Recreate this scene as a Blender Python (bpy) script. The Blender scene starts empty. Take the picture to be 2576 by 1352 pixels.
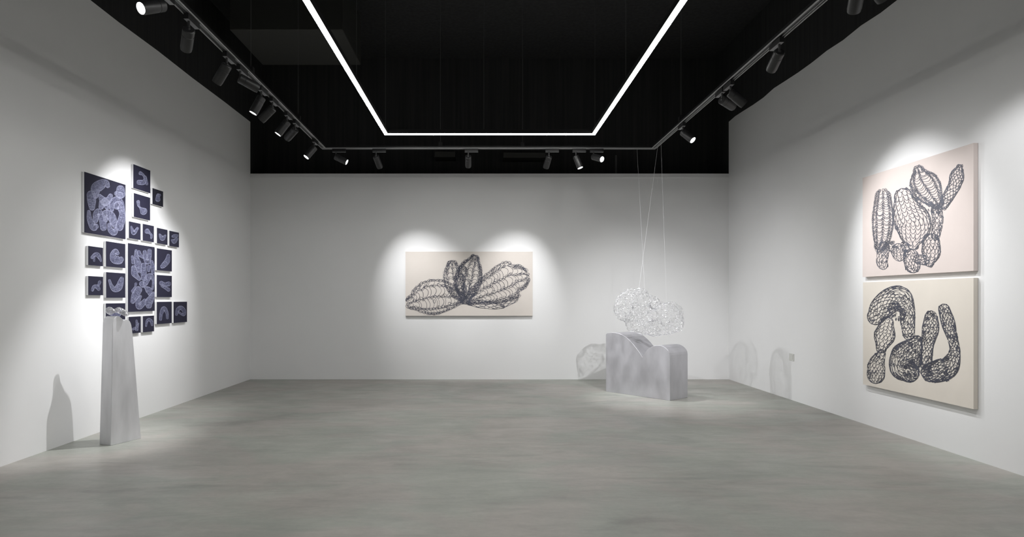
import bpy, bmesh, math, random
import numpy as np
from mathutils import Vector, Matrix
random.seed(7)
PI = math.pi
sc = bpy.context.scene
COL = sc.collection
# ------------------------------------------------------------------ layout (metres)
F = 1600.0                       # focal length in photo pixels
VX, VY, EYE = 1212.0, 751.0, 1.5   # vanishing point of the room axis, eye height
XL, XR, YB, YF = -4.28, 4.566, 11.76, -4.0
ZC = 6.2                         # black ceiling
ZT = 3.85                        # underside of the lighting track

def on_left(px, py, off=0.0):
    X = XL + off; y = F * X / (px - VX)
    return Vector((X, y, EYE - (py - VY) / F * y))
def on_right(px, py, off=0.0):
    X = XR - off; y = F * X / (px - VX)
    return Vector((X, y, EYE - (py - VY) / F * y))
def on_back(px, py, off=0.0):
    y = YB - off
    return Vector(((px - VX) / F * y, y, EYE - (py - VY) / F * y))
def on_plane(px, py, p0, n):
    d = Vector(((px - VX) / F, 1.0, -(py - VY) / F)); o = Vector((0, 0, EYE))
    return o + d * ((Vector(p0) - o).dot(n) / d.dot(n))

# ------------------------------------------------------------------ helpers
class MB:
    def __init__(s): s.v = []; s.f = []; s.m = []
    def face(s, idx, m=0): s.f.append(idx); s.m.append(m)
    def box(s, lo, hi, m=0, M=None):
        b = len(s.v)
        for z in (lo[2], hi[2]):
            for (x, y) in ((lo[0], lo[1]), (hi[0], lo[1]), (hi[0], hi[1]), (lo[0], hi[1])):
                p = Vector((x, y, z)); s.v.append(tuple(M @ p if M else p))
        for q in ((3, 2, 1, 0), (4, 5, 6, 7), (0, 1, 5, 4), (1, 2, 6, 5), (2, 3, 7, 6), (3, 0, 4, 7)):
            s.face([b + i for i in q], m)
        return s
    def prism(s, poly, ext, m=0, mback=None):
        """poly: list of 3D points, ext: extrusion vector"""
        b = len(s.v); n = len(poly); e = Vector(ext)
        s.v += [tuple(p) for p in poly] + [tuple(Vector(p) + e) for p in poly]
        s.face(list(range(b, b + n)), m); s.face(list(range(b + 2 * n - 1, b + n - 1, -1)), m)
        for i in range(n):
            j = (i + 1) % n
            s.face([b + j, b + i, b + n + i, b + n + j], m)
        return s
    def lathe(s, prof, seg=24, m=0, M=None, cap=True):
        """prof: list of (radius, z)"""
        b = len(s.v)
        for (r, z) in prof:
            for k in range(seg):
                a = 2 * PI * k / seg
                p = Vector((r * math.cos(a), r * math.sin(a), z)); s.v.append(tuple(M @ p if M else p))
        for i in range(len(prof) - 1):
            for k in range(seg):
                k2 = (k + 1) % seg
                s.face([b + i * seg + k, b + i * seg + k2, b + (i + 1) * seg + k2, b + (i + 1) * seg + k], m)
        if cap:
            s.face([b + k for k in range(seg)][::-1], m)
            s.face([b + (len(prof) - 1) * seg + k for k in range(seg)], m)
        return s
    def rod(s, p, q, r, seg=8, m=0):
        p = Vector(p); q = Vector(q); d = q - p
        M = Matrix.Translation(p) @ d.to_track_quat('Z', 'Y').to_matrix().to_4x4()
        return s.lathe([(r, 0), (r, d.length)], seg, m, M)
    def build(s, name, mats, parent=None, smooth=False, bevel=0.0, fix=True):
        me = bpy.data.meshes.new(name)
        me.from_pydata(s.v, [], s.f)
        for mt in (mats if isinstance(mats, (list, tuple)) else [mats]): me.materials.append(mt)
        me.polygons.foreach_set('material_index', s.m)
        if fix:
            bm = bmesh.new(); bm.from_mesh(me)
            bmesh.ops.recalc_face_normals(bm, faces=bm.faces); bm.to_mesh(me); bm.free()
        if smooth:
            me.polygons.foreach_set('use_smooth', [True] * len(me.polygons)); me.set_sharp_from_angle(angle=math.radians(35))
        me.update()
        o = bpy.data.objects.new(name, me); COL.objects.link(o)
        if parent is not None:
            o.parent = parent
            o.matrix_parent_inverse = parent.matrix_world.inverted() if False else Matrix.Translation(-parent.location)
        if bevel:
            b = o.modifiers.new('bevel', 'BEVEL'); b.width = bevel; b.segments = 2; b.limit_method = 'ANGLE'; b.angle_limit = math.radians(40)
        return o

def tag(o, label, cat, group=None):
    o['label'] = label; o['category'] = cat
    if group: o['group'] = group
    return o
def thing(name, label, cat, loc, group=None):
    o = bpy.data.objects.new(name, None); COL.objects.link(o); o.empty_display_size = .1
    o.location = loc
    return tag(o, label, cat, group)
def struct(o): o['kind'] = 'structure'; return o

def s2l(c): return tuple(((x / 255) / 12.92 if x / 255 <= .04045 else ((x / 255 + .055) / 1.055) ** 2.4) for x in c)
def mat(name, col, rough=.6, metal=0.0, spec=.5, noise=0.0, nscale=8.0, nstretch=(1, 1, 1), emit=None, estr=0, bump=0.0, rnoise=0.0):
    m = bpy.data.materials.new(name); m.use_nodes = True
    nt = m.node_tree; b = nt.nodes['Principled BSDF']
    b.inputs['Base Color'].default_value = (*col, 1); b.inputs['Roughness'].default_value = rough
    b.inputs['Metallic'].default_value = metal; b.inputs['Specular IOR Level'].default_value = spec
    if noise or bump or rnoise:
        tc = nt.nodes.new('ShaderNodeTexCoord'); mp = nt.nodes.new('ShaderNodeMapping'); mp.inputs['Scale'].default_value = nstretch
        nz = nt.nodes.new('ShaderNodeTexNoise'); nz.inputs['Scale'].default_value = nscale; nz.inputs['Detail'].default_value = 6
        nt.links.new(tc.outputs['Object'], mp.inputs['Vector']); nt.links.new(mp.outputs['Vector'], nz.inputs['Vector'])
        if noise:
            r = nt.nodes.new('ShaderNodeMapRange'); r.inputs['From Min'].default_value = .25; r.inputs['From Max'].default_value = .75
            r.inputs['To Min'].default_value = 1 - noise; r.inputs['To Max'].default_value = 1 + noise
            mx = nt.nodes.new('ShaderNodeVectorMath'); mx.operation = 'SCALE'; mx.inputs[0].default_value = col
            nt.links.new(nz.outputs['Fac'], r.inputs['Value']); nt.links.new(r.outputs['Result'], mx.inputs['Scale'])
            nt.links.new(mx.outputs['Vector'], b.inputs['Base Color'])
        if rnoise:
            r2 = nt.nodes.new('ShaderNodeMapRange'); r2.inputs['From Min'].default_value = .3; r2.inputs['From Max'].default_value = .7
            r2.inputs['To Min'].default_value = rough - rnoise; r2.inputs['To Max'].default_value = rough + rnoise
            nt.links.new(nz.outputs['Fac'], r2.inputs['Value']); nt.links.new(r2.outputs['Result'], b.inputs['Roughness'])
        if bump:
            bp = nt.nodes.new('ShaderNodeBump'); bp.inputs['Strength'].default_value = bump; bp.inputs['Distance'].default_value = .01
            nt.links.new(nz.outputs['Fac'], bp.inputs['Height']); nt.links.new(bp.outputs['Normal'], b.inputs['Normal'])
    if emit:
        b.inputs['Emission Color'].default_value = (*emit, 1); b.inputs['Emission Strength'].default_value = estr
    return m

# ------------------------------------------------------------------ materials
M_wall = mat('white_wall_paint', (.80, .80, .80), .75, spec=.25, noise=.012, nscale=1.5)
M_trim = mat('pale_grey_trim_paint', (.72, .72, .725), .7, spec=.25)
M_black = mat('black_paint', (.030, .030, .0305), .85, spec=.15, noise=.25, nscale=3, nstretch=(6, 6, .15))
M_duct = mat('black_duct_paint', (.034, .034, .031), .6, spec=.3)
M_rail = mat('black_track_aluminium', (.012, .012, .013), .45, spec=.35)
M_lip = mat('lit_track_lip', (.42, .42, .43), .45, spec=.4)  # grey paints in the floor light caught by the black rail's lips
M_adapt = mat('lit_adapter_underside', (.24, .24, .25), .5, spec=.4)  # underside only: floor light put into the colour of the black adapter
M_spot = mat('black_spotlight_metal', (.017, .017, .018), .42, spec=.5)
M_lens = mat('lit_lens', (.9, .9, .9), .3, emit=(1, 1, 1), estr=14)
M_dlens = mat('dark_lens', (.03, .03, .035), .15)
M_led = mat('led_diffuser', (.9, .9, .88), .4, emit=(1, 1, .98), estr=44.5)
M_ledside = mat('led_diffuser_rim', (.9, .9, .85), .4, emit=(1, .99, .92), estr=8.0)
M_wire = mat('steel_wire', (.13, .13, .13), .5, metal=.3)
M_thread = mat('nylon_thread', (.75, .75, .78), .25)
M_cream_a = mat('pink_cream_canvas', s2l((213, 202, 197)), .85, spec=.15, noise=.03, nscale=3)
M_cream_b = mat('warm_cream_canvas', s2l((217, 210, 200)), .85, spec=.15, noise=.03, nscale=3)
M_cream_c = mat('cream_canvas', s2l((210, 203, 196)), .85, spec=.15, noise=.035, nscale=2.5)
M_ink = mat('blue_black_ink', (.06, .063, .085), .6, spec=.3, noise=.3, nscale=9)
M_ink2 = mat('soft_blue_grey_ink', (.09, .095, .12), .6, spec=.3, noise=.3, nscale=9)
M_navy = mat('navy_canvas_paint', (.0135, .013, .031), .6, spec=.3, noise=.12, nscale=5)
M_ndark = mat('black_navy_canvas_paint', (.009, .009, .018), .6, spec=.3, noise=.12, nscale=5)
M_edge = mat('white_canvas_edge', (.78, .78, .79), .8, spec=.2)
M_wash = mat('blue_grey_wash', (.055, .057, .105), .7, spec=.2, noise=.45, nscale=28)
M_white = mat('white_drawing_line', (.31, .32, .44), .7, spec=.2, noise=.25, nscale=30)
M_alu = mat('brushed_aluminium', (.70, .70, .72), .40, metal=.58, noise=.15, nscale=3.0, nstretch=(2.2, 2.2, .5), rnoise=.09)
M_block = mat('dull_brushed_aluminium', (.55, .545, .575), .42, metal=.66, noise=.14, nscale=3.4, nstretch=(1.6, 1.6, .8), rnoise=.1)
M_mesh = mat('clear_silver_wire', (.72, .72, .74), .25, metal=.66)
M_plate = mat('switch_plate_plastic', (.60, .60, .57), .45)

def floor_material():
    m = bpy.data.materials.new('polished_concrete'); m.use_nodes = True
    nt = m.node_tree; b = nt.nodes['Principled BSDF']; N = nt.nodes.new; L = nt.links.new
    tc = N('ShaderNodeTexCoord')
    def noise(scale, stretch, detail=6, dist=0.0):
        mp = N('ShaderNodeMapping'); mp.inputs['Scale'].default_value = stretch
        n = N('ShaderNodeTexNoise'); n.inputs['Scale'].default_value = scale; n.inputs['Detail'].default_value = detail
        n.inputs['Distortion'].default_value = dist; n.inputs['Roughness'].default_value = .6
        L(tc.outputs['Object'], mp.inputs['Vector']); L(mp.outputs['Vector'], n.inputs['Vector']); return n.outputs['Fac']
    def rng(x, a, c, lo, hi):
        r = N('ShaderNodeMapRange'); r.inputs['From Min'].default_value = a; r.inputs['From Max'].default_value = c
        r.inputs['To Min'].default_value = lo; r.inputs['To Max'].default_value = hi; L(x, r.inputs['Value']); return r.outputs['Result']
    def mul(x, y):
        k = N('ShaderNodeMath'); k.operation = 'MULTIPLY'; L(x, k.inputs[0]); L(y, k.inputs[1]); return k.outputs[0]
    big = rng(noise(.5, (1, 1, 1), 4, .6), .3, .7, .88, 1.12)
    mid = rng(noise(1.7, (.8, 1.5, 1), 7, 1.2), .3, .7, .92, 1.08)
    fine = rng(noise(22, (1, 1, 1), 5), .3, .7, .96, 1.04)
    stain = mul(rng(noise(.8, (.55, 1.5, 1), 9, 1.8), .57, .70, 1.0, .80), rng(noise(2.2, (.35, 2.4, 1), 8, 1.0), .55, .72, 1.0, .87))
    smear = rng(noise(5.5, (.45, 1.6, 1), 8, .8), .3, .7, .935, 1.065)
    fac = mul(mul(mul(big, mid), mul(fine, stain)), smear)
    mixc = N('ShaderNodeMix'); mixc.data_type = 'RGBA'; mixc.inputs[6].default_value = (.336, .347, .311, 1); mixc.inputs[7].default_value = (.365, .346, .318, 1)
    L(rng(noise(.9, (.8, 1.2, 1), 5, .8), .42, .58, 0, 1), mixc.inputs[0])
    sc_ = N('ShaderNodeVectorMath'); sc_.operation = 'SCALE'; L(mixc.outputs[2], sc_.inputs[0])
    L(fac, sc_.inputs['Scale']); L(sc_.outputs['Vector'], b.inputs['Base Color'])
    L(rng(noise(1.2, (1, 1.4, 1), 6, 1), .3, .7, .34, .52), b.inputs['Roughness'])
    b.inputs['Specular IOR Level'].default_value = .42
    return m
M_floor = floor_material()

# ------------------------------------------------------------------ room shell
struct(MB().box((XL - .3, YF - .2, -.12), (XR + .3, YB + .9, 0)).build('floor', M_floor))
struct(MB().box((XL - .3, YF - .2, ZC), (XR + .3, YB + .9, ZC + .1)).build('ceiling', M_black))
def side_wall(name, X, out, edge):
    """white below, black above; edge = list of (y, z) where the white paint stops"""
    m = MB(); ys = edge
    m.prism([(X, edge[0][0], 0)] + [(X, edge[-1][0], 0)] + [(X, y, z) for y, z in edge[::-1]], (out, 0, 0), 0)
    m.prism([(X, y, z) for y, z in edge] + [(X, edge[-1][0], ZC), (X, edge[0][0], ZC)], (out, 0, 0), 1)
    return struct(m.build(name, [M_wall, M_black]))
eL = [(YF, 4.78), (2, 4.77), (5.2, 4.775), (6.4, 4.77), (7.5, 4.758), (8.4, 4.772), (9.4, 4.762), (10.6, 4.77), (YB, 4.765)]
eR = [(YF, 4.86), (4, 4.85)]
y = 5.0
while y < YB - .2:
    eR.append((y, 4.80 - .035 * (y - 5) / 6.7 + random.uniform(-.02, .02))); y += .38
eR.append((YB, 4.765))
side_wall('wall_left', XL, -.2, eL)
side_wall('wall_right', XR, .2, eR)
ZBT = EYE + 304 / F * YB         # top of the white back wall under its trim
struct(MB().box((XL, YB, 0), (XR, YB + .25, ZBT)).build('wall_back', M_wall))
struct(MB().box((XL, YB - .012, ZBT), (XR, YB + .25, EYE + 314 / F * (YB - .012))).build('trim_1', M_trim))
m = MB(); m.box((XL, YB + .7, 3.3), (XR, YB + .85, ZC))
m.box((XL - .2, YB, 4.0 - .7), (XL, YB + .7, ZC)); m.box((XR, YB, 3.3), (XR + .2, YB + .7, ZC))
m.box((XL, YB + .25, 3.3), (XR, YB + .7, 3.4))
struct(m.build('wall_recess', M_black))
m = MB(); m.box((XL, YF - .15, 0), (XR, YF, 4.78), 0); m.box((XL, YF - .15, 4.78), (XR, YF, ZC), 1)
struct(m.build('wall_front', [M_wall, M_black]))

# duct with a flat bottom hanging below the ceiling, top left
tag(MB().box((-3.66, 9.23, 5.4), (-2.02, 10.63, ZC)).build('ventilation_duct', M_duct, bevel=.01), 'black boxed ventilation duct under the ceiling above the left arm of the light line', 'duct')
# dark boxes and conduit in the recess above the back wall
p = on_back(1140 + 650 * .1941, 300 + 430 * .1941, -.3); q = on_back(1140 + 1200 * .1941, 300 + 500 * .1941, -.3)
t = tag(MB().box((p.x, YB + .3, q.z), (q.x, YB + .7, p.z)).build('ventilation_duct', M_duct, bevel=.008), 'dark rectangular air duct in the black recess above the back wall, right of its centre', 'duct')
p = on_back(1093, 381, -.3); q = on_back(1145, 395, -.3)
tag(MB().box((p.x, YB + .3, q.z), (q.x, YB + .7, p.z)).build('ventilation_duct', M_duct, bevel=.008), 'small dark air duct in the black recess, left of the centre of the back wall', 'duct')
p = on_back(1549.5, 391, -.35)
tag(MB().rod((p.x, YB + .35, 3.4), (p.x, YB + .35, p.z), .016, 10).build('conduit_pipe', mat('grey_conduit', (.06, .06, .06), .5), smooth=False), 'thin grey vertical conduit pipe in the black recess, right of the brightest spotlight', 'pipe')

# ------------------------------------------------------------------ drawing tools
def spline(P, n=60):
    """Catmull-Rom through P (list of tuples), arc-resampled to n points"""
    P = [np.array(p, float) for p in P]
    if len(P) == 1: P = [P[0], P[0] + 1e-3]
    Q = [2 * P[0] - P[1]] + P + [2 * P[-1] - P[-2]]
    out = []
    for i in range(1, len(Q) - 2):
        for k in range(16):
            t = k / 16
            a, b, c, d = Q[i - 1], Q[i], Q[i + 1], Q[i + 2]
            out.append(.5 * ((2 * b) + (-a + c) * t + (2 * a - 5 * b + 4 * c - d) * t * t + (-a + 3 * b - 3 * c + d) * t ** 3))
    out.append(P[-1]); out = np.array(out)
    s = np.concatenate([[0], np.cumsum(np.hypot(*np.diff(out[:, :2], axis=0).T))])
    return np.stack([np.interp(np.linspace(0, s[-1], n), s, out[:, k]) for k in range(out.shape[1])], 1), s[-1]

class Blob:
    """soft tube in a plane: spine with radii, rounded ends; at(t, s): t in 0..1 along, s in -1..1 across"""
    def __init__(b, pts):
        S, _ = spline(pts, 80)
        r0, r1 = max(S[0, 2], .5), max(S[-1, 2], .5)
        d0 = S[0, :2] - S[2, :2]; d0 /= np.hypot(*d0) + 1e-9
        d1 = S[-1, :2] - S[-3, :2]; d1 /= np.hypot(*d1) + 1e-9
        a = np.linspace(1, 0, 13)[:-1]
        c0 = [np.array([*(S[0, :2] + d0 * r0 * math.sin(k * PI / 2)), max(.02 * r0, r0 * math.cos(k * PI / 2))]) for k in a]
        c1 = [np.array([*(S[-1, :2] + d1 * r1 * math.sin(k * PI / 2)), max(.02 * r1, r1 * math.cos(k * PI / 2))]) for k in a[::-1]]
        A = np.array(c0 + list(S) + c1)
        s = np.concatenate([[0], np.cumsum(np.hypot(*np.diff(A[:, :2], axis=0).T))])
        n = 120; b.len = s[-1]
        b.A = np.stack([np.interp(np.linspace(0, s[-1], n), s, A[:, k]) for k in range(3)], 1)
        T = np.gradient(b.A[:, :2], axis=0); T /= np.hypot(T[:, 0], T[:, 1])[:, None] + 1e-9
        k = np.ones(7) / 7                        # smooth the normals so bends do not fold
        Tp = np.pad(T, ((3, 3), (0, 0)), mode='edge')
        T = np.stack([np.convolve(Tp[:, j], k, 'valid') for j in (0, 1)], 1); T /= np.hypot(T[:, 0], T[:, 1])[:, None] + 1e-9
        b.N = np.stack([-T[:, 1], T[:, 0]], 1); b.n = n
        b.rmax = b.A[:, 2].max()
    def at(b, t, s):
        x = np.clip(t, 0, 1) * (b.n - 1); i = min(int(x), b.n - 2); f = x - i
        A = b.A[i] * (1 - f) + b.A[i + 1] * f; N = b.N[i] * (1 - f) + b.N[i + 1] * f
        return (A[0] + N[0] * A[2] * s, A[1] + N[1] * A[2] * s)
    def r(b, t):
        x = np.clip(t, 0, 1) * (b.n - 1); i = min(int(x), b.n - 2); f = x - i
        return b.A[i, 2] * (1 - f) + b.A[i + 1, 2] * f
    def outline(b, n=48):
        return [b.at(k / n, 1) for k in range(n + 1)] + [b.at(k / n, -1) for k in range(n, -1, -1)]

rnd = random.Random(3)
def ring(c, rx, ry, a, n=12, open_=0.0):
    ca, sa = math.cos(a), math.sin(a)
    ang = [2 * PI * k / n * (1 - open_) for k in range(n + 1)]
    return [(c[0] + rx * math.cos(t) * ca - ry * math.sin(t) * sa, c[1] + rx * math.cos(t) * sa + ry * math.sin(t) * ca) for t in ang]

def draw_outline(b, cell, L, j=.5):
    """a chain of small loops running round the edge of the shape"""
    n = max(8, int(2 * b.len / cell))
    for side in (1, -1):
        m = max(6, n // 2)
        L.append([b.at(k / 40, side * (1 + rnd.uniform(-.02, .02))) for k in range(41)])
        for k in range(m):
            t = (k + rnd.uniform(.2, .8)) / m; e = min(.13, .45 * cell / max(b.r(t), 1))
            p = b.at(t, side * (1 - e)); q = b.at(min(1, t + .02), side * (1 - e)); a = math.atan2(q[1] - p[1], q[0] - p[0])
            L.append(ring(p, cell * rnd.uniform(.4, .75), cell * rnd.uniform(.22, .38), a + rnd.uniform(-.4, .4), 10))
def draw_scales(b, cell, L, jit=.25, layers=1):
    """rows of staggered crochet arcs wrapped round the tube"""
    for ly in range(layers):
        rows = max(3, int(b.len / cell)); ph = rnd.uniform(0, 1)
        for i in range(rows):
            t0 = (i + .3 + rnd.uniform(-jit, jit) * .6) / rows; r = b.r(t0)
            m = max(3, int(PI * r / cell * .8)); off = (.5 if i % 2 else 0) + ly * .27
            for k in range(-1, m + 1):
                a0 = -PI / 2 + PI * (k + off + rnd.uniform(-jit, jit) * .5) / m; a1 = a0 + PI / m * rnd.uniform(1.0, 1.25)
                a0 = max(-PI / 2, min(PI / 2, a0)); a1 = max(-PI / 2, min(PI / 2, a1))
                if a1 - a0 < .45 * PI / m: continue
                h = 1.25 * cell / b.len * rnd.uniform(.85, 1.25)
                P = []
                for q in range(8):
                    w = q / 7; P.append(b.at(t0 - h * .35 + h * math.sin(PI * w) ** .7, math.sin(a0 + (a1 - a0) * w)))
                L.append(P)
def draw_rings(b, cell, L, dens=1.0):
    n = int(dens * b.len * b.rmax * 1.4 / cell ** 2)
    for _ in range(n):
        t = rnd.uniform(.02, .98); s = math.sin(rnd.uniform(-PI / 2, PI / 2)); c = b.at(t, s * .96)
        q = math.sqrt(max(.1, 1 - s * s)); p2 = b.at(min(1, t + .01), s); a = math.atan2(p2[1] - c[1], p2[0] - c[0])
        L.append(ring(c, cell * rnd.uniform(.4, .75), cell * rnd.uniform(.3, .6) * max(.35, q), a + rnd.uniform(-.3, .3), 10, rnd.choice((0, .15))))
def draw_ladder(b, cell, L, chains=4, rung=1.0):
    """lengthwise chains of small loops joined by bowed rungs"""
    al = [-PI / 2 * .96 + PI * .96 * (k + .0) / chains for k in range(chains + 1)]
    al = [a + rnd.uniform(-.05, .05) for a in al]
    n = max(6, int(b.len / (cell * 1.35 * rung)))
    for k, a in enumerate(al):
        edge = k in (0, chains)
        nn = int(b.len / (cell * (.8 if edge else 1.05)))
        L.append([b.at(.02 + .96 * i / 30, math.sin(a + rnd.uniform(-.04, .04))) for i in range(31)])
        for i in range(nn):
            t = (i + rnd.uniform(.25, .75)) / nn; c = b.at(t, math.sin(a + rnd.uniform(-.05, .05)) * .985)
            p2 = b.at(min(1, t + .01), math.sin(a)); ang = math.atan2(p2[1] - c[1], p2[0] - c[0])
            L.append(ring(c, cell * rnd.uniform(.5, .8), cell * rnd.uniform(.25, .42), ang + rnd.uniform(-.35, .35), 10))
    for k in range(chains):
        for i in range(n):
            t = (i + .5 + rnd.uniform(-.22, .22)) / n
            if t < .03 or t > .97: continue
            bow = rnd.uniform(.5, 1.15) * cell * 1.1 / b.len; P = []
            for q in range(8):
                w = q / 7; P.append(b.at(t + bow * math.sin(PI * w), math.sin(al[k] + (al[k + 1] - al[k]) * w)))
            L.append(P)
def draw_fine(b, L, nl=9, cell=2.2):
    for k in range(nl):
        a = -PI / 2 + PI * (k + rnd.uniform(.2, .8)) / nl; ph = rnd.uniform(0, 6); fq = rnd.uniform(6, 14)
        L.append([b.at(.01 + .98 * i / 36, math.sin(a + .10 * math.sin(ph + fq * i / 36))) for i in range(37)])
    n = max(8, int(b.len * b.rmax / cell ** 2 * 1.5))
    for i in range(n):
        t = rnd.uniform(.02, .98); a0 = rnd.uniform(-PI / 2, PI / 2 - .25); da = rnd.uniform(.25, .7); h = rnd.uniform(-1, 1) * 1.6 / b.len
        L.append([b.at(t + h * math.sin(PI * q / 5), math.sin(min(PI / 2, a0 + da * q / 5))) for q in range(6)])

def ribbons(mb, lines, fmap, n, width, lift, m, clip=None):
    """flat brush strokes lying on a canvas: lines in photo pixels -> strips on the canvas plane"""
    n = Vector(n)
    for ln in lines:
        P = [fmap(x, y) for x, y in ln]
        if clip: P = [clip(p) for p in P]
        if len(P) < 2: continue
        b = len(mb.v); w = width * rnd.uniform(.8, 1.25) * .5; z = lift + rnd.uniform(0, .0008); ok = 0
        for i, p in enumerate(P):
            d = P[min(i + 1, len(P) - 1)] - P[max(i - 1, 0)]
            if d.length < 1e-7: d = Vector((0, 0, 1))
            s = n.cross(d).normalized() * w; zz = z + i * 2.5e-5
            mb.v.append(tuple(p + s + n * zz)); mb.v.append(tuple(p - s + n * zz))
        for i in range(len(P) - 1):
            mb.face([b + 2 * i, b + 2 * i + 1, b + 2 * i + 3, b + 2 * i + 2], m)
def fill(mb, poly, fmap, n, lift, m, clip=None):
    """flat patch of paint as a strip between the two edges of a blob outline"""
    n = Vector(n); h = len(poly) // 2; b = len(mb.v)
    for i in range(h):
        for q in (poly[i], poly[len(poly) - 1 - i]):
            p = fmap(*q); p = clip(p) if clip else p
            mb.v.append(tuple(p + n * lift))
    for i in range(h - 1):
        mb.face([b + 2 * i, b + 2 * i + 1, b + 2 * i + 3, b + 2 * i + 2], m)

def canvas(name, label, cat, fmap, wall, n, xl, xr, yt, yb, yx, thick, mats_face, mat_edge, lines_w=(), fills=(), group=None, widths=(.008,)):
    """stretched canvas hung on a wall. xl/xr: photo columns of the face, yt/yb: rows measured at column yx"""
    n = Vector(n)
    a = fmap(xl, yt); c = fmap(xr, yt); v1 = fmap(yx, yt).z; v0 = fmap(yx, yb).z
    P = [Vector((a.x, a.y, v0)), Vector((c.x, c.y, v0)), Vector((c.x, c.y, v1)), Vector((a.x, a.y, v1))]
    ctr = (P[0] + P[1]) / 2 - n * thick
    root = thing(name, label, cat, ctr, group)
    e = MB(); gap = 0.003
    e.prism([p - n * .0012 for p in P], -n * (thick - .0012 - gap))
    e.build('stretcher_frame', mat_edge, root, bevel=.0015)
    f = MB(); f.prism(P, -n * .0012, 0)
    ax = 0 if abs(n.y) > .5 else 1
    lo, hi = min(P[0][ax], P[1][ax]) + .004, max(P[0][ax], P[1][ax]) - .004
    def clip(p):
        p = p.copy(); p[ax] = min(max(p[ax], lo), hi); p.z = min(max(p.z, v0 + .004), v1 - .004); return p
    for k, poly in enumerate(fills): fill(f, poly, fmap, n, .0004 + .00003 * k, 1, clip)
    for (ls, w, mi) in lines_w: ribbons(f, ls, fmap, n, w, .0016, mi, clip)
    f.build('canvas_front', mats_face, root, fix=False)
    return root

def zmap(pts, x0, y0, k): return [(x0 + x * k, y0 + y * k, r * k) for x, y, r in pts]

# ------------------------------------------------------------------ back wall painting
def pod(x0, y0, x1, y1, w, peak=.5, p=.55, bend=0.0, c1=.95, n=9):
    """seed-pod spine from tip to tip, widest at peak, bowed sideways by bend"""
    out = []; dx, dy = x1 - x0, y1 - y0; Lg = math.hypot(dx, dy); nx, ny = -dy / Lg, dx / Lg
    for i in range(n):
        t = i / (n - 1); u = .5 * t / peak if t < peak else .5 + .5 * (t - peak) / (1 - peak)
        u = .07 + u * (c1 - .07); r = w * math.sin(PI * u) ** p; q = bend * math.sin(PI * t)
        out.append((x0 + dx * t + nx * q, y0 + dy * t + ny * q, r))
    return out
Z = lambda pts: zmap(pts, 1000, 610, 370 / 2274)
L = []
b = Blob(Z(pod(228, 930, 975, 865, 262, .45, .62, -55))); draw_ladder(b, 8.2, L, 4, .82); draw_rings(b, 8, L, .05)
b = Blob(Z([(1120, 890, 70), (1250, 815, 150), (1400, 745, 215), (1550, 680, 262), (1690, 610, 290), (1780, 570, 282), (1835, 555, 200)])); draw_ladder(b, 8.6, L, 5, .8); draw_rings(b, 8, L, .05)
b = Blob(Z(pod(1075, 930, 1640, 1000, 62, .5, .6, 0))); draw_scales(b, 9.5, L, .35)
b = Blob(Z([(1640, 960, 50), (1820, 880, 45)])); draw_scales(b, 9, L, .35)
b = Blob(Z(pod(985, 850, 845, 365, 150, .55, .55, -35, .9))); draw_ladder(b, 7.8, L, 4, .85); draw_rings(b, 8, L, .12)
b = Blob(Z(pod(1050, 870, 1188, 262, 205, .5, .62, -25, .95))); draw_ladder(b, 7.5, L, 5, .85); draw_outline(b, 9, L)
b = Blob(Z(pod(1010, 850, 1010, 390, 110, .5, .5, 0))); draw_scales(b, 9.5, L, .5); draw_rings(b, 8, L, .12)
b = Blob(Z([(880, 760, 60), (1000, 840, 75), (1120, 790, 80)])); draw_rings(b, 7.5, L, .5)
canvas('painting', 'wide cream painting of three crocheted pod shapes in dark line, alone on the back wall', 'painting',
       lambda x, y: on_back(x, y, .045), 'back', (0, -1, 0), 1020, 1340, 633.5, 795, 1180, .045, [M_cream_c, M_ink], M_cream_c, [(L, .0062, 1)])

# ------------------------------------------------------------------ right wall paintings
fr = lambda x, y: on_right(x, y, .045)
Z = lambda pts: zmap(pts, 2140, 340, 360 / 1281)
L = []
b = Blob(Z([(290, 550, 65), (290, 750, 92), (280, 930, 72), (262, 1000, 45)])); draw_ladder(b, 6.4, L, 4, .7)
b = Blob(Z([(475, 560, 85), (510, 690, 140), (560, 800, 165), (560, 930, 110), (560, 980, 50)])); draw_scales(b, 9.5, L, .1); draw_outline(b, 7, L)
b = Blob(Z([(610, 320, 45), (640, 400, 115), (700, 500, 120), (770, 600, 60)])); draw_ladder(b, 6.2, L, 4, .75)
b = Blob(Z([(520, 470, 25), (600, 550, 40), (690, 620, 45), (770, 660, 45)])); draw_rings(b, 6, L, .9)
b = Blob(Z([(978, 285, 22), (955, 360, 62), (930, 450, 55), (880, 540, 50), (835, 620, 42)])); draw_scales(b, 6.5, L, .3); draw_outline(b, 8, L)
b = Blob(Z([(770, 670, 50), (780, 780, 48), (760, 900, 40)])); draw_scales(b, 6.4, L, .5); draw_rings(b, 6, L, .35)
b = Blob(Z([(720, 960, 78), (720, 1060, 82), (705, 1140, 40)])); draw_scales(b, 8, L, .25); draw_outline(b, 8, L)
b = Blob(Z([(295, 1010, 55), (280, 1130, 50), (290, 1160, 45)])); draw_scales(b, 6.6, L, .5); draw_rings(b, 6, L, .4)
b = Blob(Z([(340, 985, 45), (440, 1010, 60), (500, 1010, 40)])); draw_rings(b, 6, L, 1.1)
b = Blob(Z([(430, 1040, 70), (435, 1070, 60)])); draw_scales(b, 7, L, .3)
b = Blob(Z([(540, 1090, 70), (555, 1165, 70)])); draw_scales(b, 6.4, L, .5); draw_rings(b, 6, L, .35)
b = Blob(Z([(600, 1110, 40), (660, 1120, 45)])); draw_scales(b, 6, L, .4)
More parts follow.
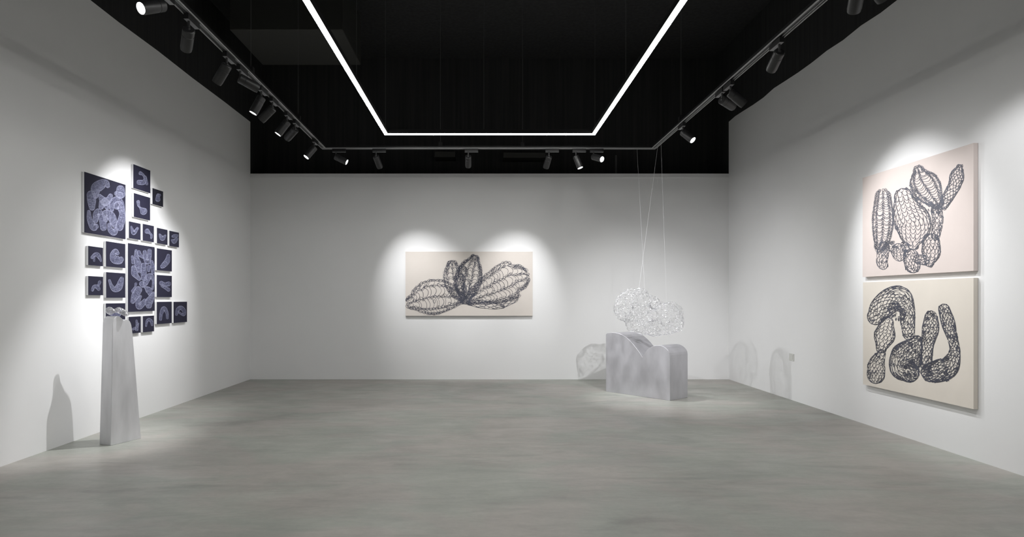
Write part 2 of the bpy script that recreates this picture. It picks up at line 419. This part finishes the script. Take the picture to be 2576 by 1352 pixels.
canvas('painting', 'pinkish cream painting of a bundled crochet figure with raised arm, upper one on right wall', 'painting',
       fr, 'right', (-1, 0, 0), 2170, 2449, 448, 697.5, 2170, .045, [M_cream_a, M_ink2], M_cream_a, [(L, .0048, 1)])
Z = lambda pts: zmap(pts, 2140, 680, 360 / 1217)
L = []
b = Blob(Z([(212, 395, 72), (255, 335, 98), (335, 260, 105), (425, 240, 100), (478, 330, 68), (485, 440, 62), (495, 545, 50)])); draw_scales(b, 7.5, L, .4); draw_rings(b, 6.5, L, .35)
b = Blob(Z([(370, 330, 55), (410, 370, 60)])); draw_rings(b, 5, L, 1.3)
b = Blob(Z([(310, 450, 55), (288, 560, 90), (262, 660, 45)])); draw_scales(b, 8, L, .2); draw_outline(b, 8, L)
b = Blob(Z([(262, 710, 35), (222, 800, 72), (216, 890, 76)])); draw_scales(b, 6.8, L, .4); draw_rings(b, 6.5, L, .3)
b = Blob(Z([(565, 600, 45), (490, 720, 135), (440, 820, 112), (500, 870, 85)])); draw_scales(b, 6.5, L, .5); draw_rings(b, 6, L, .6)
b = Blob(Z([(685, 400, 55), (680, 500, 72), (655, 640, 52), (640, 800, 50)])); draw_scales(b, 6.6, L, .45); draw_rings(b, 6, L, .45)
b = Blob(Z([(795, 335, 48), (830, 450, 58), (872, 600, 42), (885, 700, 48), (835, 820, 90), (740, 860, 95), (680, 870, 80)])); draw_scales(b, 6.6, L, .45); draw_rings(b, 6, L, .45)
b = Blob(Z([(640, 860, 50), (720, 900, 60), (820, 890, 50)])); draw_rings(b, 6, L, .7)
canvas('painting', 'warm cream painting of two knotted crochet forms in black line, lower one on right wall', 'painting',
       fr, 'right', (-1, 0, 0), 2171, 2449, 711, 967.5, 2171, .045, [M_cream_b, M_ink], M_cream_b, [(L, .0054, 1)])

# ------------------------------------------------------------------ left wall cluster of navy canvases
fl = lambda x, y: on_left(x, y, .03)
z2 = (190, 410, .148); z3 = (300, 400, .185); z4 = (200, 590, .15533); z5 = (310, 600, .185)
NAVY = [
 ('largest near-square navy canvas covered with many pale coiled forms, upper left of the cluster', 212.2, 315.9, 432.2, 585.3, 212.2, z2, [
  [(340, 570, 35), (345, 440, 80), (430, 370, 75), (510, 350, 55), (545, 395, 30)], [(262, 545, 65), (270, 650, 65), (275, 760, 45)],
  [(412, 562, 26), (445, 612, 46), (485, 660, 62)], [(592, 562, 34), (560, 625, 48), (500, 665, 62)], [(432, 748, 38), (455, 690, 56)], [(540, 750, 42), (515, 690, 58)], [(760, 450, 60), (760, 530, 70)],
  [(690, 520, 32), (750, 550, 50)], [(615, 800, 28), (620, 680, 45), (700, 620, 42), (770, 680, 40), (800, 800, 28)],
  [(700, 730, 55), (740, 720, 55), (790, 850, 45), (780, 960, 55), (740, 1090, 60)], [(222, 830, 25), (235, 960, 40), (300, 1090, 55), (345, 1080, 38)],
  [(335, 980, 38), (350, 880, 50), (390, 830, 45), (450, 950, 52), (470, 1100, 50)], [(510, 980, 28), (500, 860, 45), (590, 900, 65), (640, 1000, 55), (660, 1070, 35)],
  [(568, 1050, 25), (590, 1140, 40), (650, 1180, 50), (690, 1130, 28)]], M_navy),
 ('dim navy canvas with a faint hooked form, topmost of the cluster', 335.7, 378.1, 429.6, 486.6, 378.1, z3, [
  [(285, 195, 24), (320, 215, 14), (350, 270, 20), (325, 318, 32), (262, 318, 30)], [(350, 250, 20), (372, 340, 17)]], M_navy),
 ('navy canvas with a pale dumbbell-shaped form, second from the top of the cluster', 337, 377.7, 498, 555.4, 377.7, z3, [
  [(255, 585, 22), (260, 630, 18), (280, 665, 12), (325, 710, 50)]], M_navy),
 ('small blackish canvas with a dull blue gourd, set apart at upper right of the cluster', 383.8, 410.4, 482.3, 521.2, 410.4, z3, [
  [(525, 490, 18), (545, 495, 18)], [(522, 500, 20), (522, 550, 33)]], M_ndark),
 ('small navy canvas with a lopsided V form, first in the row of four', 324.6, 353.5, 563.3, 604.4, 353.5, z3, [
  [(162, 925, 12), (185, 1000, 26), (205, 1000, 24), (245, 945, 16)]], M_navy),
 ('small navy canvas with a comma-tailed round form, second in the row of four', 359.2, 387.3, 569.3, 610.3, 387.3, z3, [
  [(378, 985, 34), (412, 1010, 14), (438, 1045, 14), (430, 1078, 12)]], M_navy),
 ('small navy canvas with a heart-like form, third in the row of four', 394.9, 421.2, 579, 616.8, 421.2, z3, [
  [(547, 1030, 12), (582, 1080, 32), (610, 1060, 18), (622, 1042, 11)]], M_navy),
 ('small navy canvas with a folded double form, last in the row of four', 426.2, 450.2, 585.9, 622.9, 450.2, z3, [
  [(785, 1045, 16), (745, 1050, 22), (722, 1055, 14)], [(718, 1110, 16), (745, 1122, 30), (782, 1085, 16)]], M_navy),
 ('small navy canvas with a domed mushroom-like form, upper of the pair at the far left', 222.2, 259.2, 623.9, 670.5, 259.2, z4, [
  [(200, 375, 24), (245, 330, 28), (290, 335, 36), (325, 390, 24), (340, 435, 12)], [(235, 370, 18), (233, 430, 13)]], M_navy),
 ('navy canvas with a fat curled C form, directly below the largest canvas', 266.9, 315.3, 614.4, 675.1, 315.3, z4, [
  [(615, 310, 28), (580, 275, 40), (540, 330, 48), (560, 405, 62), (640, 420, 62), (670, 405, 42)]], M_navy),
 ('small navy canvas with a three-lobed form, lower of the pair at the far left', 222.2, 259.5, 696.9, 743.5, 259.5, z4, [
  [(205, 905, 20), (230, 850, 25), (280, 850, 33), (305, 885, 28)], [(305, 830, 16), (322, 775, 24)]], M_navy),
 ('navy canvas with a wide U-shaped horn form, just above the tall pedestal', 267.3, 315.4, 688.3, 749.7, 315.4, z4, [
  [(482, 745, 18), (510, 830, 28), (560, 890, 42), (630, 860, 55), (665, 770, 45), (680, 720, 32)]], M_navy),
 ('navy canvas mostly hidden behind the tall pedestal and its wire piece', 266.5, 315.3, 763.2, 824.5, 315.3, z4, [
  [(500, 1280, 30), (600, 1310, 45), (670, 1240, 22)]], M_navy),
 ('tall portrait navy canvas crowded with pale pods, the centre of the cluster', 322.2, 389, 622.2, 782.8, 389, z5, [
  [(172, 165, 14), (175, 260, 28), (200, 360, 42), (215, 440, 30)], [(120, 250, 14), (130, 330, 18)], [(140, 400, 28), (150, 470, 40), (165, 500, 33), (215, 555, 20)],
  [(210, 190, 22), (225, 225, 22), (265, 260, 14)], [(290, 185, 22), (300, 260, 28), (330, 320, 33), (352, 240, 26), (355, 170, 24)],
  [(275, 370, 32), (275, 450, 35), (280, 540, 35)], [(345, 390, 22), (343, 440, 15)], [(385, 320, 18), (400, 400, 24), (405, 460, 22)],
  [(300, 610, 30), (330, 540, 38), (378, 515, 30), (405, 580, 15), (395, 690, 12)], [(250, 620, 32), (265, 650, 20), (290, 660, 12), (345, 710, 40), (355, 760, 18)],
  [(170, 620, 15), (160, 660, 10), (130, 720, 22)], [(205, 700, 42), (160, 780, 45), (125, 860, 26)], [(235, 790, 14), (200, 860, 28), (212, 930, 35), (268, 880, 32), (288, 845, 20)],
  [(410, 740, 12), (385, 800, 33), (345, 870, 48), (345, 915, 35)]], M_navy),
 ('navy canvas with a single smooth bean form, upper right beside the tall canvas', 394.7, 432.3, 630.5, 683.6, 432.3, z5, [
  [(612, 235, 22), (595, 310, 36), (545, 368, 33), (525, 385, 25)]], M_navy),
 ('navy canvas with a bone-shaped form, below the bean canvas', 394.6, 432.3, 694.7, 748, 432.3, z5, [
  [(515, 610, 28), (560, 630, 26), (615, 620, 30)], [(530, 645, 22), (570, 672, 20), (612, 700, 24)]], M_navy),
 ('navy canvas with a narrow horseshoe arch form, below the bone canvas', 394.6, 431.9, 759.5, 813.3, 431.9, z5, [
  [(505, 1105, 16), (515, 1020, 22), (550, 955, 28), (590, 1010, 20), (597, 1085, 16)]], M_navy),
 ('navy canvas with a closed loop form, lowest at the right end of the cluster', 436.9, 470.6, 759.5, 810.5, 470.6, z5, [
  [(722, 1040, 14), (740, 970, 24), (785, 945, 26), (825, 990, 24), (820, 1040, 18), (770, 1020, 12), (742, 992, 10)]], M_navy),
 ('small navy canvas with a sprouting form, its left side hidden by the tall pedestal', 323.9, 354, 796.1, 837.4, 354, z5, [
  [(178, 1120, 12), (185, 1180, 17), (180, 1240, 21)], [(205, 1160, 9), (190, 1200, 14)], [(135, 1235, 16), (160, 1220, 15)]], M_navy),
 ('small navy canvas with a crooked arch form, bottom row just below the tall canvas', 359.6, 387.7, 794.3, 834, 387.7, z5, [
  [(308, 1195, 10), (320, 1130, 15), (345, 1105, 18), (380, 1130, 20), (388, 1180, 13)]], M_navy),
]
for (lab, xl, xr, yt, yb, yx, zz, blobs, mface) in NAVY:
    fills = []; out = []; fine = []
    for pts in blobs:
        if len(blobs) > 4: pts = [(x, y, r * 1.12) for x, y, r in pts]
        b = Blob(zmap(pts, *zz)); fills.append(b.outline())
        draw_fine(b, fine, max(7, int(b.rmax * 1.7)), 1.35)
        for sv in (1.0, .965, .915): out.append([b.at(k / 60, sv) for k in range(61)]); out.append([b.at(k / 60, -sv) for k in range(61)])
    canvas('canvas_painting', lab, 'painting', fl, 'left', (1, 0, 0), xl, xr, yt, yb, yx, .03, [mface, M_wash, M_white], M_edge,
           [(fine, .0008, 2), (out, .0013, 2)], fills, group='cluster of navy canvases on the left wall')

# ------------------------------------------------------------------ light switch on the right wall
p = on_right(1985, 890.5); q = on_right(1999.3, 908.5); zc = (p.z + q.z) / 2; yc = (p.y + q.y) / 2
r = thing('light_switch', 'small pale grey wall switch plate low on the right wall near the back corner', 'light switch', (XR, yc, zc))
MB().box((XR - .008, yc - .072, zc - .052), (XR, yc + .072, zc + .052)).build('cover_plate', M_plate, r, bevel=.003)
MB().box((XR - .012, yc - .035, zc - .035), (XR - .0075, yc + .035, zc + .035)).build('rocker', M_plate, r, bevel=.002)

# ------------------------------------------------------------------ aluminium block sculpture on the right
A = Vector((1.996, 10.23, 0)); B = Vector((2.754, 9.31, 0))
dr = (B - A).normalized(); nb = Vector((-dr.y, dr.x, 0))
if nb.y < 0: nb = -nb
prof_px = [(325, 1181), (325, 640), (326, 622), (334, 614), (350, 610), (385, 607), (420, 609), (450, 615), (485, 629), (520, 651), (555, 682), (590, 720), (625, 764), (655, 806), (680, 846),
           (688, 828), (702, 806), (720, 783), (742, 763), (768, 746), (796, 736), (822, 732), (848, 732), (872, 738), (896, 750), (917, 767), (933, 786), (943, 806), (947, 830), (947.5, 1270)]
poly = []
for (x, yv) in prof_px:
    poly.append(on_plane(1440 + x * .25894, 680 + yv * .25894, A, nb))
z0 = 0.0
poly[0].z = 0; poly[-1].z = 0
m = MB(); m.prism(poly, nb * .46)
o = m.build('pedestal_block', M_block, bevel=.003)
tag(o, 'low wide brushed aluminium block with scalloped two-hump top, in the right corner', 'pedestal')

# tall pedestal on the left
B = Vector((-3.772, 6.464, 0)); C = Vector((-3.641, 6.80, 0)); dc = (C - B).normalized()
np_ = Vector((-dc.y, dc.x, 0))
if np_.x > 0: np_ = -np_
kz = 280 / 923
prof_px = [(522, 1260), (540, 262), (541, 240), (546, 216), (553, 201), (563, 190), (574, 184), (586, 184), (598, 188), (610, 197), (622, 209), (632, 219),
           (640, 214), (651, 211), (662, 212), (672, 217), (681, 226), (689, 241), (695, 262), (700, 295), (706, 345), (775, 1198)]
poly = [on_plane(120 + x * kz, 740 + yv * kz, B, np_) for x, yv in prof_px]
poly[0].z = 0; poly[-1].z = 0
depth = .16
m = MB(); n = len(poly)
# the far face leans in a little, so the thin side narrows upwards
far = [p + np_ * (depth * (1 - .10 * min(1, p.z / 1.3))) for p in poly]
m.v = [tuple(p) for p in poly] + [tuple(p) for p in far]
m.face(list(range(n))); m.face(list(range(2 * n - 1, n - 1, -1)))
for i in range(n):
    j = (i + 1) % n; m.face([j, i, n + i, n + j])
tag(m.build('pedestal_tower', M_alu, bevel=.004), 'tall tapering brushed aluminium pedestal with a wavy top, beside the left wall', 'pedestal')
ped_top = max(p.z for p in poly); ped_c = (poly[7] + far[7]) / 2

# ------------------------------------------------------------------ crocheted wire pieces
def wire_cloud(lobes, n_rings, ring_r, wire_r, seed, shrink=1.0, bump=.012):
    """closed lumpy skin (smooth union of balls) covered with small linked wire loops"""
    rg = np.random.default_rng(seed)
    C = np.array([l[:3] for l in lobes]); R = np.array([l[3] for l in lobes]); k = R.mean() * .28; R = R * shrink
    def sdf(p):
        d = np.linalg.norm(p[:, None, :] - C[None], axis=2) - R[None]
        h = -k * np.log(np.exp(-d / k).sum(1)); return h
    V, Fc = MB(), []
    # points: shoot from each ball centre outwards in proportion to its area, keep those on the outside
    pts = []
    while len(pts) < n_rings:
        w = R ** 2 / (R ** 2).sum(); j = rg.choice(len(R), 4000, p=w)
        d = rg.normal(size=(4000, 3)); d /= np.linalg.norm(d, axis=1)[:, None]
        p = C[j] + d * R[j][:, None] * 2.0
        for _ in range(16):
            g = np.stack([(sdf(p + e) - sdf(p - e)) / .002 for e in np.eye(3) * .001], 1); g /= np.linalg.norm(g, axis=1)[:, None] + 1e-9
            p = p - g * sdf(p)[:, None] * .9
        keep = np.abs(sdf(p)) < .004
        pts += list(np.concatenate([p, g], 1)[keep])
    pts = np.array(pts[:n_rings])
    for q in pts:
        p = q[:3]; nrm = q[3:]; nrm = nrm + rg.normal(size=3) * .28; nrm /= np.linalg.norm(nrm)
        wob = bump * (math.sin(p[0] * 23) * math.sin(p[1] * 19 + 1) * math.sin(p[2] * 21 + 2))
        p = p + nrm * (wob + rg.normal() * wire_r * 1.5)
        a = np.cross(nrm, [.3, .5, .81]); a /= np.linalg.norm(a); b = np.cross(nrm, a)
        rr = ring_r * rg.uniform(.7, 1.25); ex = rg.uniform(.65, 1); ph = rg.uniform(0, PI); ns = 7
        b0 = len(V.v)
        for s in range(ns):
            t = 2 * PI * s / ns; dirv = a * math.cos(t + ph) + b * math.sin(t + ph) * ex; c = p + dirv * rr
            for u in range(3):
                f = 2 * PI * u / 3; V.v.append(tuple(c + (dirv * math.cos(f) + nrm * math.sin(f)) * wire_r))
        for s in range(ns):
            s2 = (s + 1) % ns
            for u in range(3):
                u2 = (u + 1) % 3; V.face([b0 + s * 3 + u, b0 + s2 * 3 + u, b0 + s2 * 3 + u2, b0 + s * 3 + u2])
    return V
HY = 9.78; kh = .25894 * HY / F
def hl(x, y, r, dy=0.0): return ((1440 + x * .25894 - VX) / F * HY, HY + dy, EYE - (680 + y * .25894 - VY) / F * HY, r * kh)
lobes = [hl(780, 565, 72, 0), hl(665, 520, 85, 0), hl(500, 420, 72, .08), hl(780, 330, 88, .1), hl(610, 520, 78, .03), hl(700, 545, 72, 0), hl(545, 300, 112, .02), hl(520, 345, 105, .12), hl(640, 270, 108, -.05), hl(690, 300, 90, .12), hl(620, 400, 110, -.02), hl(650, 470, 118, .05), hl(750, 500, 105, -.06), hl(730, 400, 90, .15),
         hl(850, 400, 90, .12), hl(900, 430, 112, -.08), hl(940, 520, 110, .0), hl(975, 395, 92, .06), hl(1010, 470, 72, .02), hl(870, 545, 92, .02), hl(1000, 520, 62, -.05)]
cm = np.array([l[:3] for l in lobes]).mean(0)
hs = thing('hanging_sculpture', 'large lumpy cloud of crocheted clear silver wire hung above the aluminium block', 'sculpture', tuple(cm))
wire_cloud(lobes, 6300, .0112, .0008, 5, shrink=.84, bump=.028).build('wire_mesh', M_mesh, hs, fix=False)
def sk(x, y, dy=0): 
    h = hl(x, y, 1, dy); return Vector(h[:3])
tr_c = Vector((2.70, 9.8, ZT)); tr_b = Vector((2.44, 10.0, ZT))
for (a_, b_) in ((Vector((2.69, 9.55, ZT)), sk(905, 330, -.05)), (Vector((2.70, 9.75, ZT)), sk(640, 170, -.05)), (tr_b, sk(720, 215, .1))):
    MB().rod(a_, b_, .0009, 5).build('hanging_thread', M_thread, hs)

ks = 110 / 1239
SY = 6.56
def sl(x, y, r, dy=0.0): return ((240 + x * ks - VX) / F * SY, SY + dy, EYE - (736 + y * ks - VY) / F * SY, r * ks / F * SY)
slobes = [sl(395, 505, 88, .0), sl(400, 560, 70, .01), sl(520, 530, 52, .0), sl(640, 505, 78, .01), sl(720, 535, 78, .01), sl(800, 590, 72, .02), sl(850, 630, 48, .02)]
# rest the piece on the wavy top
low = min(l[2] - l[3] for l in slobes[:5]); 
cm = np.array([l[:3] for l in slobes]).mean(0)
V = wire_cloud(slobes, 1000, .0056, .0006, 9, shrink=1.0, bump=.002)
o = V.build('wire_sculpture', M_mesh, fix=False)
tag(o, 'small curled crochet wire form lying on top of the tall pedestal', 'sculpture')

# ------------------------------------------------------------------ lighting track
def rail(p, q, wdt=.07, hgt=.04):
    p = Vector(p); q = Vector(q); d = q - p; Lg = d.length
    X = d.normalized(); Y = Vector((0, 0, 1)).cross(X)
    M = Matrix((( X.x, Y.x, 0, p.x), (X.y, Y.y, 0, p.y), (0, 0, 1, p.z), (0, 0, 0, 1)))
    m = MB(); h = wdt / 2
    m.box((0, -h, .012), (Lg, h, hgt), 0, M)
    m.box((0, -h, 0), (Lg, -h + .006, .012), 1, M); m.box((0, h - .006, 0), (Lg, h, .012), 1, M)
    m.box((0, -.014, .006), (Lg, -.009, .0125), 1, M)
    return m
TLx = lambda y: -2.481 + (10 - y) * .0106
tl = thing('lighting_track', 'black U-shaped lighting track hung on wires along three walls', 'lighting track', (.1, 5, ZT))
rail((TLx(.2), .2, ZT), (TLx(10), 10, ZT)).build('rail', [M_rail, M_lip], tl)
rail((2.68, .2, ZT), (2.70, 10, ZT)).build('rail', [M_rail, M_lip], tl)
rail((TLx(10) - .035, 10, ZT), (2.735, 10, ZT)).build('rail', [M_rail, M_lip], tl)
for (x, y) in ((TLx(6.74), 6.74), (TLx(8.54), 8.54), (2.69, 8.59), (2.69, 4.2), (TLx(3.2), 3.2), (-.65, 10), (.64, 10)):
    MB().rod((x, y, ZT + .12), (x, y, ZC), .0022, 6).build('suspension_wire', M_wire, tl)
    m = MB(); m.box((x - .03, y - .03, ZT + .045), (x + .03, y + .03, ZT + .10)); m.rod((x, y, ZT + .1), (x, y, ZT + .13), .008, 10)
    m.build('hanger', M_rail, tl)

# ------------------------------------------------------------------ LED light line
ZL = 3.9
ll = thing('linear_led_light', 'glowing warm white U-shaped LED light line hung in the middle of the ceiling', 'ceiling light', (.11, 5, ZL))
pts = [Vector((-1.434, .3, ZL)), Vector((-1.402, 9.32, ZL)), Vector((1.639, 9.32, ZL)), Vector((1.615, .3, ZL))]
for a_, b_ in zip(pts[:-1], pts[1:]):
    d = (b_ - a_).normalized(); a2 = a_ - d * .0; X = d; Y = Vector((0, 0, 1)).cross(X)
    M = Matrix(((X.x, Y.x, 0, a2.x), (X.y, Y.y, 0, a2.y), (0, 0, 1, a2.z), (0, 0, 0, 1))); Lg = (b_ - a_).length
    e = .024 if abs(d.x) > .5 else 0
    df = MB().box((-e, -.024, 0), (Lg + e, .024, .012), 1, M); df.m[0] = 0
    df.build('diffuser', [M_led, M_ledside], ll)
    MB().box((-e, -.026, .012), (Lg + e, .026, .07), 0, M).build('housing', M_rail, ll)
for (x, y) in ((-1.41, 7.16), (-1.402, 9.25), (1.637, 9.2), (.03, 9.32), (-1.42, 3.5), (1.625, 4.5), (1.63, 7.2)):
    MB().rod((x, y, ZL + .07), (x, y, ZC), .002, 6).build('suspension_wire', M_wire, ll)

# ------------------------------------------------------------------ spotlights
def spotlight(px, py, tx, ty, run, sign, label, aim=None, lit=None, power=0, cone=34, blend=.6, offset=.0, soft=.02):
    """px,py / tx,ty: photo position of the upper end and the lens end of the can; run: which arm of the track"""
    if run == 'B': Y = 10.0
    elif run == 'L': Y = 2.46 * F / (VX - px)
    else: Y = 2.69 * F / (px - VX)
    P = Vector(((px - VX) / F * Y, Y, ZT - .125))
    if aim is not None: d = (Vector(aim) - P).normalized()
    else:
        best = None
        for k in range(0, 1001):
            dy = sign * k / 1000; yy = Y + .2 * dy
            Q = Vector(((tx - VX) / F * yy, yy, EYE + (VY - ty) / F * yy)); P0 = Vector(((px - VX) / F * Y, Y, EYE + (VY - py) / F * Y))
            dd = (Q - P0) / .2; e = abs(dd.length - 1)
            if best is None or e < best[0]: best = (e, dd)
        d = best[1].normalized()
    along = Vector((1, 0, 0)) if run == 'B' else Vector((0, 1, 0))
    xr = {'L': TLx(Y), 'R': 2.68 + .02 * Y / 10, 'B': P.x}[run]; yr = 10.0 if run == 'B' else Y
    top = Vector((xr, yr, ZT))
    root = thing('track_spotlight', label, 'spotlight', top, 'black can spotlights on the lighting track')
    off = along * (.055 if run != 'B' else .05) * (offset or 1)
    Mx = Matrix(((along.x, -along.y, 0, top.x + off.x), (along.y, along.x, 0, top.y + off.y), (0, 0, 1, top.z), (0, 0, 0, 1)))
    ad = MB().box((-.105, -.02, -.05), (.105, .02, .0), 0, Mx); ad.m[0] = 1
    ad.build('adapter', [M_rail, M_adapt], root)
    piv = top + Vector((0, 0, -.125))
    s = MB(); s.rod(top + Vector((0, 0, -.049)), piv + Vector((0, 0, .004)), .011, 10); s.lathe([(.012, -.022), (.016, -.014), (.016, .014), (.012, .022)], 12, 0, Matrix.Translation(piv))
    s.build('swivel_stem', M_spot, root, smooth=False)
    Q = d.to_track_quat('Z', 'Y').to_matrix().to_4x4(); M = Matrix.Translation(piv) @ Q
    r = .049
    c = MB(); c.lathe([(r * .86, -.012), (r, -.004), (r, .045), (r * .955, .047), (r * .955, .050), (r, .052), (r, .175), (r * .93, .19), (r * .93, .196), (r * .86, .196), (r * .84, .180)], 32, 0, M)
    c.build('can', M_spot, root, smooth=True)
    MB().lathe([(r * .84, .184), (r * .84, .1885)], 32, 0, M).build('lens', M_lens if lit else M_dlens, root)
    if power:
        ld = bpy.data.lights.new('spot_lamp', 'SPOT'); ld.energy = power; ld.spot_size = math.radians(cone); ld.spot_blend = blend; ld.shadow_soft_size = soft
        ld.color = (.985, .985, 1.0)
        lo = bpy.data.objects.new('spot_lamp', ld); COL.objects.link(lo)
        W = Matrix.Translation(piv + d * .222) @ (-d).to_track_quat('Z', 'Y').to_matrix().to_4x4()
        lo.parent = root; lo.matrix_parent_inverse = Matrix.Translation(-Vector(root.location)); lo.matrix_basis = W
    return root
SC_AIM = (2.56, 9.75, 1.35)
SP = [
 (396, 6, 341, 14, 'L', -1, 'large lit can spotlight with white lens, cut by the top edge at left', None, True, 80, 60, .9),
 (466, 75, 459, 125, 'L', 1, 'black can spotlight hanging nearly straight down, beside the large lit one on left arm', (-4.28, 8.2, 1.5), False, 25, 50, .8),
 (565, 155, 540, 200, 'L', 1, 'black can spotlight tilted left, second after the large lit one on left arm', (-4.28, 6.9, 1.5), False, 20, 58, .9),
 (600, 204, 639, 228, 'L', 1, 'black can spotlight lying nearly level and pointing right on the left arm', SC_AIM, False, 300, 46, 1.0),
 (655, 236, 631, 270, 'L', -1, 'lit can spotlight with bright oval lens, halfway along the left arm', (-4.0, 6.6, .5), True, 225, 42, .9),
 (684, 270, 652, 290, 'L', 1, 'black can spotlight tucked right behind the lit one halfway along left arm', (-4.28, 7.78, 2.1), False, 270, 61, 1.0),
 (722, 301, 697, 329, 'L', -1, 'can spotlight with thin lit rim, front of the far close pair on left arm', (-4.28, 7.5, 1.0), True, 30, 60, .7),
 (743, 323, 722, 346, 'L', 1, 'dark can spotlight, back one of the far close pair on the left arm', None, False, 0, 40, .8),
 (793, 367, 772, 392, 'L', -1, 'lit can spotlight at far end of left arm, next to the track corner', (-4.28, 8.3, 1.0), True, 80, 56, .7),
 (845, 401, 866, 410, 'B', -1, 'lit can spotlight pointing right, first from the left on the back arm', SC_AIM, True, 230, 44, 1.0),
 (946, 395, 952.5, 418, 'B', 1, 'dark can spotlight leaning slightly right, second from the left on back arm', (-1.05, 11.7, 1.72), False, 172, 50, 1.0),
 (1178, 394, 1178, 419, 'B', 1, 'dark upright can spotlight at the middle of back arm, above the wide painting', None, False, 0, 40, .8),
 (1381, 395, 1374, 418, 'B', 1, 'dark can spotlight leaning slightly left, on back arm right of the wide painting', (.55, 11.7, 1.72), False, 172, 50, 1.0),
 (1449, 395, 1463, 415.5, 'B', -1, 'can spotlight with thin lit lens tilted down right, beside the glaring one', (2.5, 9.5, .8), True, 190, 44, .9),
 (1493, 401, 1514.6, 400, 'B', -1, 'glaring white-lensed spotlight facing the viewer, last on the back arm', (4.55, 6.2, 1.9), True, 110, 40, .9),
 (1717, 324, 1740, 344, 'R', -1, 'lit can spotlight with white lens, at the far end of right arm', (4.55, 6.5, 1.2), True, 80, 56, .9),
 (1815.6, 247, 1844, 265, 'R', 1, 'dark can spotlight lying low, lower one of the close pair on right arm', None, False, 0, 40, .8),
 (1837, 222, 1863, 253, 'R', 1, 'can spotlight with pale lens rim, upper one of the close pair on right arm', (4.566, 6.75, 2.05), True, 125, 66, .8),
 (1960, 133, 1939, 173, 'R', 1, 'black can spotlight tilted towards the back, alone in the middle of right arm', (2.72, 9.75, 1.4), False, 430, 48, 1.0),
 (2160, -20, 2157, 25, 'R', 1, 'black can spotlight cut by the top edge of the view at right', (2.99, 5.34, 3.2), False, 0, 58, .7),
 (2190, -40, 2200, -5, 'R', -1, 'lit can spotlight barely showing its lens rim at the top edge, far right', (4.566, 5.35, 2.0), True, 85, 62, .6, -1),
]
for a in SP: spotlight(*a[:7], aim=a[7], lit=a[8], power=a[9], cone=a[10], blend=a[11], offset=(a[12] if len(a) > 12 else 0))

# ------------------------------------------------------------------ world, camera, view
w = bpy.data.worlds.new('World'); sc.world = w; w.use_nodes = True
w.node_tree.nodes['Background'].inputs['Color'].default_value = (0, 0, 0, 1)
cam = bpy.data.cameras.new('camera'); co = bpy.data.objects.new('camera', cam); COL.objects.link(co); sc.camera = co
co.location = (0, 0, EYE); co.rotation_euler = (PI / 2, 0, 0)
cam.sensor_width = 36; cam.sensor_fit = 'HORIZONTAL'; cam.lens = 36 * F / 2576
cam.shift_x = (1288 - VX) / 2576; cam.shift_y = (VY - 676) / 2576
cam.clip_start = .05; cam.clip_end = 100
vs = sc.view_settings
vs.view_transform = 'Standard'; vs.look = 'None'; vs.gamma = 1; vs.use_curve_mapping = False; vs.exposure = 0.45
